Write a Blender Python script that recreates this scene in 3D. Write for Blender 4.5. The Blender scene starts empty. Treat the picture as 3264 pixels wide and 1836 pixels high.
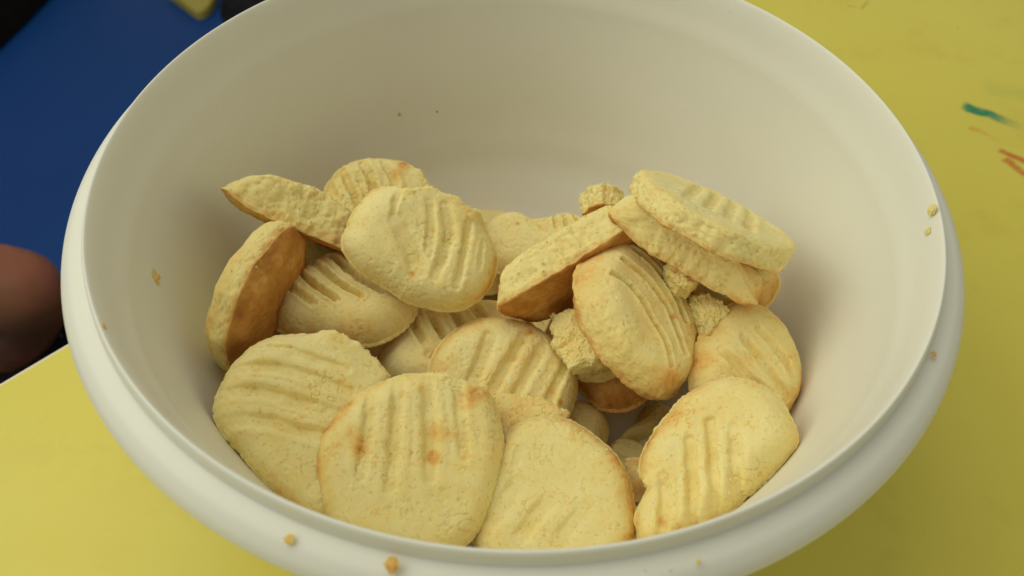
import bpy, bmesh, math, json
import numpy as np
from mathutils import Matrix, Vector, noise as mnoise

SC = bpy.context.scene
COL = SC.collection

# ------------------------------------------------------------ camera, world, light, exposure
cam_data = bpy.data.cameras.new('camera')
cam = bpy.data.objects.new('camera', cam_data); COL.objects.link(cam)
CAM_LOC = Vector((0.0, -0.1696, 0.1454))
_r = Vector((0.99935831, 0.02788466, 0.0224812)); _u = Vector((-0.03581007, 0.764272, 0.64389902)); _f = Vector((-0.00077315, 0.6442909, -0.76478013))
cam.matrix_world = Matrix.Translation(CAM_LOC) @ Matrix((_r, _u, -_f)).transposed().to_4x4()
cam_data.sensor_width = 36.0; cam_data.lens = 28.8
cam_data.clip_start = 0.01; cam_data.clip_end = 50
cam_data.dof.use_dof = True; cam_data.dof.focus_distance = 0.232; cam_data.dof.aperture_fstop = 15.0
SC.camera = cam

world = bpy.data.worlds.new('World'); SC.world = world; world.use_nodes = True
bg = world.node_tree.nodes['Background']
bg.inputs[0].default_value = (0.98, 0.96, 0.79, 1); bg.inputs[1].default_value = 0.31

def area(name, loc, target, size, sizey, power, col):
    l = bpy.data.lights.new(name, 'AREA'); l.shape = 'RECTANGLE'; l.size = size; l.size_y = sizey
    l.energy = power; l.color = col
    o = bpy.data.objects.new(name, l); COL.objects.link(o); o.location = loc
    o.rotation_euler = (Vector(target) - Vector(loc)).to_track_quat('-Z', 'Y').to_euler()
    return o
area('window_light', (-1.00, 0.05, 0.80), (0.0, 0.0, -0.03), 0.95, 0.95, 5.8, (0.985, 0.98, 0.83))
area('overhead_fill', (-0.30, 0.30, 0.95), (-0.02, 0.0, 0.0), 0.8, 0.8, 3.2, (1.0, 0.965, 0.80))  # unseen fill lamp, added overhead to lift the shaded parts

SC.view_settings.view_transform = 'Standard'; SC.view_settings.look = 'None'
SC.view_settings.exposure = 0.0; SC.view_settings.gamma = 1.0
SC.render.engine = 'CYCLES'
SC.cycles.max_bounces = 8; SC.cycles.diffuse_bounces = 5

# ------------------------------------------------------------ helpers
def tag(o, label=None, cat=None, group=None, kind=None):
    if label: o['label'] = label
    if cat: o['category'] = cat
    if group: o['group'] = group
    if kind: o['kind'] = kind
    return o
def empty(name, loc=(0, 0, 0)):
    o = bpy.data.objects.new(name, None); COL.objects.link(o); o.location = loc; o.empty_display_size = 0.01
    return o
def mesh_obj(name, V, F, mat, parent=None, smooth=True):
    me = bpy.data.meshes.new(name)
    me.from_pydata([tuple(v) for v in V], [], F)
    if smooth: me.polygons.foreach_set('use_smooth', [True] * len(me.polygons))
    me.materials.append(mat); me.update()
    o = bpy.data.objects.new(name, me); COL.objects.link(o)
    if parent: o.parent = parent
    return o
def np_mesh(name, V, quads, tris, mat, parent=None, attrs=None):
    me = bpy.data.meshes.new(name)
    nq, nt = len(quads), len(tris)
    me.vertices.add(len(V)); me.vertices.foreach_set('co', np.asarray(V, dtype=np.float32).ravel())
    loops = np.concatenate([np.asarray(quads).ravel(), np.asarray(tris).ravel()]).astype(np.int32)
    me.loops.add(len(loops)); me.loops.foreach_set('vertex_index', loops)
    starts = np.concatenate([np.arange(nq) * 4, nq * 4 + np.arange(nt) * 3]).astype(np.int32)
    me.polygons.add(nq + nt); me.polygons.foreach_set('loop_start', starts)
    me.polygons.foreach_set('use_smooth', np.ones(nq + nt, dtype=bool))
    me.update(calc_edges=True)
    for k, a in (attrs or {}).items():
        at = me.attributes.new(k, 'FLOAT', 'POINT'); at.data.foreach_set('value', np.asarray(a, dtype=np.float32))
    me.materials.append(mat)
    o = bpy.data.objects.new(name, me); COL.objects.link(o)
    if parent: o.parent = parent
    return o

# vectorised lattice noise
def _hash(ix, iy, iz, seed):
    h = (ix * 374761393 + iy * 668265263 + iz * 2147483647 + seed * 1274126177) & 0xffffffff
    h = ((h ^ (h >> 13)) * 1274126177) & 0xffffffff
    h = ((h ^ (h >> 15)) * 2246822519) & 0xffffffff
    return ((h ^ (h >> 16)) & 0xffffff) / 16777215.0 * 2 - 1
def vnoise(P, seed):
    P = np.asarray(P, dtype=np.float64) + 1000.5
    i = np.floor(P).astype(np.int64); f = P - i
    w = f * f * f * (f * (f * 6 - 15) + 10)
    r = 0
    for dx in (0, 1):
        wx = w[:, 0] if dx else 1 - w[:, 0]
        for dy in (0, 1):
            wy = w[:, 1] if dy else 1 - w[:, 1]
            for dz in (0, 1):
                wz = w[:, 2] if dz else 1 - w[:, 2]
                r = r + wx * wy * wz * _hash(i[:, 0] + dx, i[:, 1] + dy, i[:, 2] + dz, seed)
    return r
_ROT = np.array([[0.36, 0.48, -0.8], [-0.8, 0.6, 0.0], [0.48, 0.64, 0.6]])
def fbm(P, freq, seed, octv=3, gain=0.5, lac=2.1):
    r = 0; a = 1.0; s = 0; Q = P @ _ROT.T * freq
    for k in range(octv):
        r = r + a * vnoise(Q, seed + 17 * k); s += a; a *= gain; Q = (Q @ _ROT.T) * lac + 3.7
    return r / s * 1.6
def sstep(a, b, x):
    t = np.clip((x - a) / (b - a), 0, 1); return t * t * (3 - 2 * t)

# ------------------------------------------------------------ materials
def new_mat(name, rough=0.5):
    m = bpy.data.materials.new(name); m.use_nodes = True
    nt = m.node_tree; b = nt.nodes['Principled BSDF']; b.inputs['Roughness'].default_value = rough
    return m, nt, b
def node(nt, t, **kw):
    n = nt.nodes.new(t)
    for k, v in kw.items(): setattr(n, k, v)
    return n
def noise_tex(nt, scale, detail=3, rough=0.55, obj=True, vec=None):
    n = node(nt, 'ShaderNodeTexNoise'); n.inputs['Scale'].default_value = scale
    n.inputs['Detail'].default_value = detail; n.inputs['Roughness'].default_value = rough
    if vec is None:
        tc = node(nt, 'ShaderNodeTexCoord'); vec = tc.outputs['Object']
    nt.links.new(vec, n.inputs['Vector'])
    return n
def ramp(nt, fac, stops):
    r = node(nt, 'ShaderNodeValToRGB'); e = r.color_ramp.elements
    while len(e) < len(stops): e.new(0.5)
    for i, (p, c) in enumerate(stops): e[i].position = p; e[i].color = (*c, 1)
    nt.links.new(fac, r.inputs[0]); return r
def math_n(nt, op, a, b=None, clamp=False):
    n = node(nt, 'ShaderNodeMath', operation=op, use_clamp=clamp)
    for i, v in enumerate((a, b)):
        if v is None: continue
        if isinstance(v, (int, float)): n.inputs[i].default_value = v
        else: nt.links.new(v, n.inputs[i])
    return n.outputs[0]
def mixc(nt, fac, a, b, mode='MIX'):
    n = node(nt, 'ShaderNodeMix', data_type='RGBA', blend_type=mode)
    for s, v in ((n.inputs[0], fac), (n.inputs[6], a), (n.inputs[7], b)):
        if isinstance(v, (int, float)): s.default_value = v
        elif isinstance(v, tuple): s.default_value = (*v, 1)
        else: nt.links.new(v, s)
    return n.outputs[2]
def bump(nt, b, h, strength, dist):
    n = node(nt, 'ShaderNodeBump'); n.inputs['Strength'].default_value = strength; n.inputs['Distance'].default_value = dist
    nt.links.new(h, n.inputs['Height']); nt.links.new(n.outputs[0], b.inputs['Normal'])

def biscuit_material():
    m, nt, b = new_mat('biscuit_dough', 0.86)
    at = node(nt, 'ShaderNodeAttribute', attribute_name='bake')
    cr = node(nt, 'ShaderNodeAttribute', attribute_name='crumb')
    n1 = noise_tex(nt, 260, 4, 0.6); n2 = noise_tex(nt, 900, 3, 0.6); n3 = noise_tex(nt, 70, 3)
    v = math_n(nt, 'ADD', at.outputs['Fac'], math_n(nt, 'MULTIPLY', math_n(nt, 'SUBTRACT', n1.outputs[0], 0.5), 0.16))
    v = math_n(nt, 'ADD', v, math_n(nt, 'MULTIPLY', math_n(nt, 'SUBTRACT', n3.outputs[0], 0.5), 0.14))
    r = ramp(nt, v, [(0.0, (0.935, 0.81, 0.39)), (0.14, (0.91, 0.745, 0.30)), (0.32, (0.86, 0.56, 0.18)), (0.58, (0.64, 0.31, 0.07)), (1.0, (0.34, 0.115, 0.02))])
    c = mixc(nt, math_n(nt, 'MULTIPLY', cr.outputs['Fac'], 0.55), r.outputs[0], (0.93, 0.78, 0.33))
    # sparse darker grains of the dough
    g = ramp(nt, n2.outputs[0], [(0.30, (0.78, 0.70, 0.55)), (0.42, (1, 1, 1))])
    c = mixc(nt, 0.7, c, g.outputs[0], 'MULTIPLY')
    nt.links.new(c, b.inputs['Base Color'])
    b.inputs['Subsurface Weight'].default_value = 0.5
    b.inputs['Subsurface Radius'].default_value = (1.0, 0.55, 0.2); b.inputs['Subsurface Scale'].default_value = 0.0022
    b.inputs['Specular IOR Level'].default_value = 0.25
    n4 = noise_tex(nt, 1500, 4, 0.7)
    bump(nt, b, n4.outputs[0], 0.22, 0.0003)
    return m
M_BIS = biscuit_material()

def plastic_material():
    m, nt, b = new_mat('white_plastic', 0.38)
    n = noise_tex(nt, 18, 4)
    r = ramp(nt, n.outputs[0], [(0.3, (0.85, 0.85, 0.755)), (0.7, (0.88, 0.88, 0.785))])
    # fine crumbs and grease smears stuck on the wall
    s = noise_tex(nt, 420, 2, 0.5); k = ramp(nt, s.outputs[0], [(0.735, (1, 1, 1)), (0.78, (0.80, 0.66, 0.44))])
    big = noise_tex(nt, 30, 2); kk = ramp(nt, big.outputs[0], [(0.52, (0, 0, 0)), (0.66, (1, 1, 1))])
    c = mixc(nt, math_n(nt, 'MULTIPLY', kk.outputs[0], 0.7), r.outputs[0], mixc(nt, 1.0, r.outputs[0], k.outputs[0], 'MULTIPLY'))
    nt.links.new(c, b.inputs['Base Color'])
    b.inputs['Subsurface Weight'].default_value = 0.25
    b.inputs['Subsurface Radius'].default_value = (1, 0.9, 0.7); b.inputs['Subsurface Scale'].default_value = 0.002
    rr = noise_tex(nt, 60, 3); nt.links.new(math_n(nt, 'ADD', math_n(nt, 'MULTIPLY', rr.outputs[0], 0.25), 0.33), b.inputs['Roughness'])
    b.inputs['Specular IOR Level'].default_value = 0.35
    bump(nt, b, noise_tex(nt, 700, 2).outputs[0], 0.06, 0.0002)
    return m
M_PLA = plastic_material()

def table_material():
    m, nt, b = new_mat('yellow_laminate', 0.42)
    tc = node(nt, 'ShaderNodeTexCoord'); P = tc.outputs['Object']
    n = noise_tex(nt, 9, 4, vec=P)
    col = ramp(nt, n.outputs[0], [(0.3, (0.76, 0.665, 0.105)), (0.7, (0.80, 0.705, 0.125))]).outputs[0]
    n2 = noise_tex(nt, 260, 3, 0.7, vec=P)
    wob = node(nt, 'ShaderNodeTexNoise'); wob.inputs['Scale'].default_value = 90; wob.inputs['Detail'].default_value = 4
    nt.links.new(P, wob.inputs['Vector'])
    sep = node(nt, 'ShaderNodeSeparateXYZ'); nt.links.new(P, sep.inputs[0])
    def stroke(p0, p1, w, c, strength, soft=0.6, t0=0.0, fade=1.0):
        nonlocal col
        d = Vector((p1[0]-p0[0], p1[1]-p0[1])); L = d.length; d /= L
        X = math_n(nt, 'SUBTRACT', sep.outputs[0], p0[0]); Y = math_n(nt, 'SUBTRACT', sep.outputs[1], p0[1])
        t = math_n(nt, 'ADD', math_n(nt, 'MULTIPLY', X, d.x / L), math_n(nt, 'MULTIPLY', Y, d.y / L))
        q = math_n(nt, 'ADD', math_n(nt, 'MULTIPLY', X, -d.y / w), math_n(nt, 'MULTIPLY', Y, d.x / w))
        q = math_n(nt, 'ADD', q, math_n(nt, 'MULTIPLY', math_n(nt, 'SUBTRACT', wob.outputs[0], 0.5), 2.2))
        q = math_n(nt, 'ABSOLUTE', q)
        across = node(nt, 'ShaderNodeMapRange', interpolation_type='SMOOTHSTEP'); nt.links.new(q, across.inputs[0])
        across.inputs[1].default_value = 1.0 + soft; across.inputs[2].default_value = 1.0 - soft; across.inputs[3].default_value = 0; across.inputs[4].default_value = 1
        a0 = node(nt, 'ShaderNodeMapRange', interpolation_type='SMOOTHSTEP'); nt.links.new(t, a0.inputs[0]); a0.inputs[1].default_value = -0.03 + t0; a0.inputs[2].default_value = 0.06 + t0
        a1 = node(nt, 'ShaderNodeMapRange', interpolation_type='SMOOTHSTEP'); nt.links.new(t, a1.inputs[0]); a1.inputs[1].default_value = 1.05; a1.inputs[2].default_value = 1.05 - fade
        g = node(nt, 'ShaderNodeMapRange'); nt.links.new(n2.outputs[0], g.inputs[0]); g.inputs[1].default_value = 0.25; g.inputs[2].default_value = 0.55; g.inputs[3].default_value = 0.45
        f = math_n(nt, 'MULTIPLY', math_n(nt, 'MULTIPLY', across.outputs[0], a0.outputs[0]), math_n(nt, 'MULTIPLY', a1.outputs[0], g.outputs[0]))
        col = mixc(nt, math_n(nt, 'MULTIPLY', f, strength, True), col, c)
    G = (0.02, 0.26, 0.13); O = (0.62, 0.16, 0.02); BR = (0.35, 0.13, 0.04)
    stroke((0.2195, 0.1675), (0.2450, 0.1490), 0.0028, G, 1.0, 0.5, fade=0.75)
    stroke((0.2210, 0.1660), (0.2330, 0.1580), 0.0030, G, 0.8, 0.6, fade=0.4)
    stroke((0.2170, 0.1500), (0.2226, 0.1460), 0.0016, O, 0.45, 0.8)
    stroke((0.2200, 0.1490), (0.2300, 0.1370), 0.0010, O, 0.28, 0.8)
    stroke((0.2255, 0.1340), (0.2420, 0.1190), 0.0017, O, 0.95, 0.7, fade=0.3)
    stroke((0.2262, 0.1280), (0.2360, 0.1085), 0.0019, O, 0.95, 0.7, fade=0.3)
    stroke((0.1830, 0.2560), (0.1905, 0.2530), 0.0007, BR, 0.5, 0.8)
    stroke((0.1905, 0.2525), (0.1990, 0.2650), 0.0008, BR, 0.6, 0.8)
    stroke((-0.092, -0.136), (-0.089, -0.133), 0.0006, BR, 0.5, 0.8)
    stroke((0.2060, 0.0300), (0.2110, 0.0270), 0.0006, O, 0.3, 0.8)
    stroke((0.2390, 0.2370), (0.2405, 0.2365), 0.0007, (0.25, 0.25, 0.05), 0.6, 0.8)
    stroke((0.235, 0.185), (0.300, 0.160), 0.006, (0.35, 0.45, 0.08), 0.25, 0.9)
    sm = noise_tex(nt, 30, 5, 0.7, vec=P); dk = ramp(nt, sm.outputs[0], [(0.34, (0.93, 0.90, 0.82)), (0.46, (1, 1, 1))])
    col = mixc(nt, 0.6, col, dk.outputs[0], 'MULTIPLY')
    sp = noise_tex(nt, 330, 2, 0.5, vec=P); ds = ramp(nt, sp.outputs[0], [(0.19, (0.62, 0.5, 0.35)), (0.215, (1, 1, 1))])
    col = mixc(nt, 0.6, col, ds.outputs[0], 'MULTIPLY')
    nt.links.new(math_n(nt, 'ADD', math_n(nt, 'MULTIPLY', sm.outputs[0], 0.35), 0.2), b.inputs['Roughness'])
    nt.links.new(col, b.inputs['Base Color'])
    b.inputs['Specular IOR Level'].default_value = 0.35
    bump(nt, b, noise_tex(nt, 500, 2, vec=P).outputs[0], 0.05, 0.0002)
    return m
M_TAB = table_material()

def plain(name, c1, c2, scale, rough, bmp=0.0, bdist=0.001, spec=0.4):
    m, nt, b = new_mat(name, rough)
    n = noise_tex(nt, scale, 4)
    nt.links.new(ramp(nt, n.outputs[0], [(0.3, c1), (0.7, c2)]).outputs[0], b.inputs['Base Color'])
    b.inputs['Specular IOR Level'].default_value = spec
    if bmp: bump(nt, b, noise_tex(nt, scale * 8, 3).outputs[0], bmp, bdist)
    return m
M_BAND = plain('cream_edge_band', (0.80, 0.74, 0.58), (0.84, 0.78, 0.62), 40, 0.4)
M_LEG = plain('grey_metal', (0.25, 0.25, 0.26), (0.30, 0.30, 0.31), 30, 0.35)
M_DARK = plain('dark_cloth', (0.010, 0.009, 0.012), (0.022, 0.020, 0.024), 60, 0.95, 0.4, 0.001, 0.1)
M_BLACK = plain('black_cloth', (0.004, 0.0035, 0.003), (0.009, 0.008, 0.006), 60, 0.95, 0.4, 0.001, 0.1)
M_YEL = plain('dull_yellow_plastic', (0.40, 0.33, 0.06), (0.46, 0.38, 0.08), 40, 0.6)
M_SKIN = plain('brown_skin', (0.15, 0.070, 0.028), (0.38, 0.12, 0.07), 20, 0.6, 0.15, 0.001)
M_OLIVE = plain('olive_cloth', (0.045, 0.040, 0.020), (0.065, 0.055, 0.028), 50, 0.95, 0.4, 0.001, 0.1)
def floor_material():
    m, nt, b = new_mat('blue_floor', 0.55)
    n = noise_tex(nt, 3.0, 4)
    c = ramp(nt, n.outputs[0], [(0.3, (0.003, 0.045, 0.225)), (0.7, (0.005, 0.058, 0.260))]).outputs[0]
    s = noise_tex(nt, 95, 2, 0.5); k = ramp(nt, s.outputs[0], [(0.775, (0, 0, 0)), (0.80, (1, 1, 1))])
    c = mixc(nt, math_n(nt, 'MULTIPLY', k.outputs[0], 0.3), c, (0.5, 0.55, 0.6))
    nt.links.new(c, b.inputs['Base Color']); b.inputs['Specular IOR Level'].default_value = 0.25
    bump(nt, b, noise_tex(nt, 250, 3).outputs[0], 0.15, 0.001)
    return m
M_FLOOR = floor_material()
def print_cloth():
    m, nt, b = new_mat('printed_cloth', 0.9)
    tc = node(nt, 'ShaderNodeTexCoord')
    v = node(nt, 'ShaderNodeTexVoronoi'); v.inputs['Scale'].default_value = 100; nt.links.new(tc.outputs['Object'], v.inputs['Vector'])
    k = ramp(nt, v.outputs['Distance'], [(0.18, (1, 1, 1)), (0.34, (0, 0, 0))])
    c = mixc(nt, math_n(nt, 'MULTIPLY', k.outputs[0], 0.9), (0.014, 0.011, 0.016), (0.26, 0.23, 0.18))
    nt.links.new(c, b.inputs['Base Color']); b.inputs['Specular IOR Level'].default_value = 0.1
    return m
M_PRINT = print_cloth()
M_LEAF = plain('pale_green_print', (0.20, 0.19, 0.07), (0.26, 0.24, 0.10), 50, 0.9)

# ------------------------------------------------------------ setting: floor and table
FLOOR_Z = -0.60
fl = mesh_obj('floor', [(-4, -3, FLOOR_Z), (3, -3, FLOOR_Z), (3, 5, FLOOR_Z), (-4, 5, FLOOR_Z)], [(0, 1, 2, 3)], M_FLOOR, smooth=False)
tag(fl, kind='structure')

TZ = -0.1015
def lathe(profile, seg, name, mat, parent=None, closed=True):
    V = []; F = []
    n = len(profile)
    for i in range(seg):
        a = 2 * math.pi * i / seg; ca, sa = math.cos(a), math.sin(a)
        for r, z in profile: V.append((r * ca, r * sa, z))
    for i in range(seg):
        j = (i + 1) % seg
        for k in range(n - 1 if not closed else n):
            k2 = (k + 1) % n
            F.append((i * n + k, j * n + k, j * n + k2, i * n + k2))
    return mesh_obj(name, V, F, mat, parent)
def catmull(pts, sub):
    out = []; n = len(pts)
    for i in range(n - 1):
        p0 = pts[max(i - 1, 0)]; p1 = pts[i]; p2 = pts[i + 1]; p3 = pts[min(i + 2, n - 1)]
        for s in range(sub):
            t = s / sub
            out.append(tuple(0.5 * (2 * b + (c - a) * t + (2 * a - 5 * b + 4 * c - d) * t * t + (-a + 3 * b - 3 * c + d) * t ** 3) for a, b, c, d in zip(p0, p1, p2, p3)))
    out.append(tuple(pts[-1])); return out

table = empty('table', (0, 0, FLOOR_Z))
tag(table, 'yellow laminate table top with cream edge and crayon marks under the white bowl', 'table')
e = Vector((0.683, 0.730, 0)); nrm = Vector((0.730, -0.683, 0)); P0 = Vector((-0.1796, -0.0141, 0))
def tp(a, b, z): return P0 + e * a + nrm * b + Vector((0, 0, z - FLOOR_Z))
def prism_outline(pts, z0, z1):
    n = len(pts); V = [(p.x, p.y, z0) for p in pts] + [(p.x, p.y, z1) for p in pts]
    F = [tuple(range(n, 2 * n)), tuple(range(n - 1, -1, -1))] + [(i, (i + 1) % n, n + (i + 1) % n, n + i) for i in range(n)]
    return V, F
A0, A1, B1 = -0.35, 0.85, 0.62
loop = []
for (ca, cb, s) in ((A0 + .04, .04, 180), (A1 - .04, .04, 270), (A1 - .04, B1 - .04, 0), (A0 + .04, B1 - .04, 90)):
    for k in range(9):
        t = math.radians(s + k * 90 / 8); loop.append((ca + .04 * math.cos(t), cb + .04 * math.sin(t)))
def inset(d):
    r = []
    for (a, b) in loop:
        ca = min(max(a, A0 + .04), A1 - .04); cb = min(max(b, .04), B1 - .04)
        v = Vector((a - ca, b - cb)); v = v * ((.04 - d) / .04); q = tp(ca + v.x, cb + v.y, 0); r.append(q)
    return r
V, F = prism_outline(inset(0.0012), TZ - 0.022 - FLOOR_Z, TZ - FLOOR_Z)
top = mesh_obj('tabletop', V, F, M_TAB, table, smooth=False)
# edge band: thin strip wrapped round the board, its top a hair below the laminate
o1, o2 = inset(0.0), inset(0.00125); n = len(o1); V = []; F = []
for q in o1: V.append((q.x, q.y, TZ - 0.0223 - FLOOR_Z))
for q in o1: V.append((q.x, q.y, TZ - 0.0003 - FLOOR_Z))
for q in o2: V.append((q.x, q.y, TZ - 0.0003 - FLOOR_Z))
for q in o2: V.append((q.x, q.y, TZ - 0.0223 - FLOOR_Z))
for k in range(4):
    for i in range(n):
        j = (i + 1) % n; a = k * n; b2 = ((k + 1) % 4) * n; F.append((a + i, a + j, b2 + j, b2 + i))
mesh_obj('edge_band', V, F, M_BAND, table, smooth=False)
for (a, b) in ((A0 + .07, .07), (A1 - .07, .07), (A1 - .07, B1 - .07), (A0 + .07, B1 - .07)):
    q = tp(a, b, 0)
    pr = [(0.014, 0.0), (0.016, 0.006), (0.016, 0.02), (0.0125, 0.024), (0.0125, TZ - 0.0225 - FLOOR_Z)]
    lg = lathe(pr, 20, 'leg', M_LEG, table, closed=False); lg.location = (q.x, q.y, 0)

# ------------------------------------------------------------ bowl
bowl = empty('bowl', (0, 0, TZ))
tag(bowl, 'big round white plastic bowl with an overhanging rim, filled with broken fork-marked biscuits', 'bowl')
inner = [(0.0005, -0.0978), (0.030, -0.0978), (0.055, -0.0978), (0.064, -0.0972), (0.0705, -0.0950), (0.0770, -0.0895), (0.0855, -0.0800), (0.0900, -0.0705), (0.0942, -0.0600),
         (0.0998, -0.0400), (0.1038, -0.0230), (0.1050, -0.0165), (0.1066, -0.0110), (0.1080, -0.0050), (0.1088, -0.0022), (0.1094, -0.0006), (0.1099, 0.0), (0.1104, -0.0003), (0.1108, -0.0013), (0.1111, -0.0034)]
outer = [(0.1110, -0.0050), (0.1106, -0.0075), (0.1095, -0.0140), (0.1070, -0.0260), (0.1015, -0.0460), (0.0960, -0.0650), (0.0885, -0.0830), (0.0800, -0.0945), (0.0700, -0.0998), (0.0660, -0.1012), (0.0630, -0.1012), (0.0600, -0.1000), (0.0300, -0.1000), (0.0005, -0.1000)]
body = [(r, z - TZ) for r, z in catmull(inner, 4)] + [(r, z - TZ) for r, z in catmull(outer, 3)]
lathe(body, 256, 'bowl_body', M_PLA, bowl, closed=False)
rim = [(0.1109, -0.0032), (0.1112, -0.0043), (0.1118, -0.0046), (0.1132, -0.0049), (0.1152, -0.0056), (0.1168, -0.0069), (0.1178, -0.0081),
       (0.1184, -0.0094), (0.1186, -0.0102), (0.1184, -0.0109), (0.1177, -0.0107), (0.1166, -0.0094), (0.1145, -0.0078), (0.1115, -0.0072), (0.1106, -0.0071)]
lathe([(r, z - TZ) for r, z in catmull(rim, 4)], 256, 'rim', M_PLA, bowl, closed=False)

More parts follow.
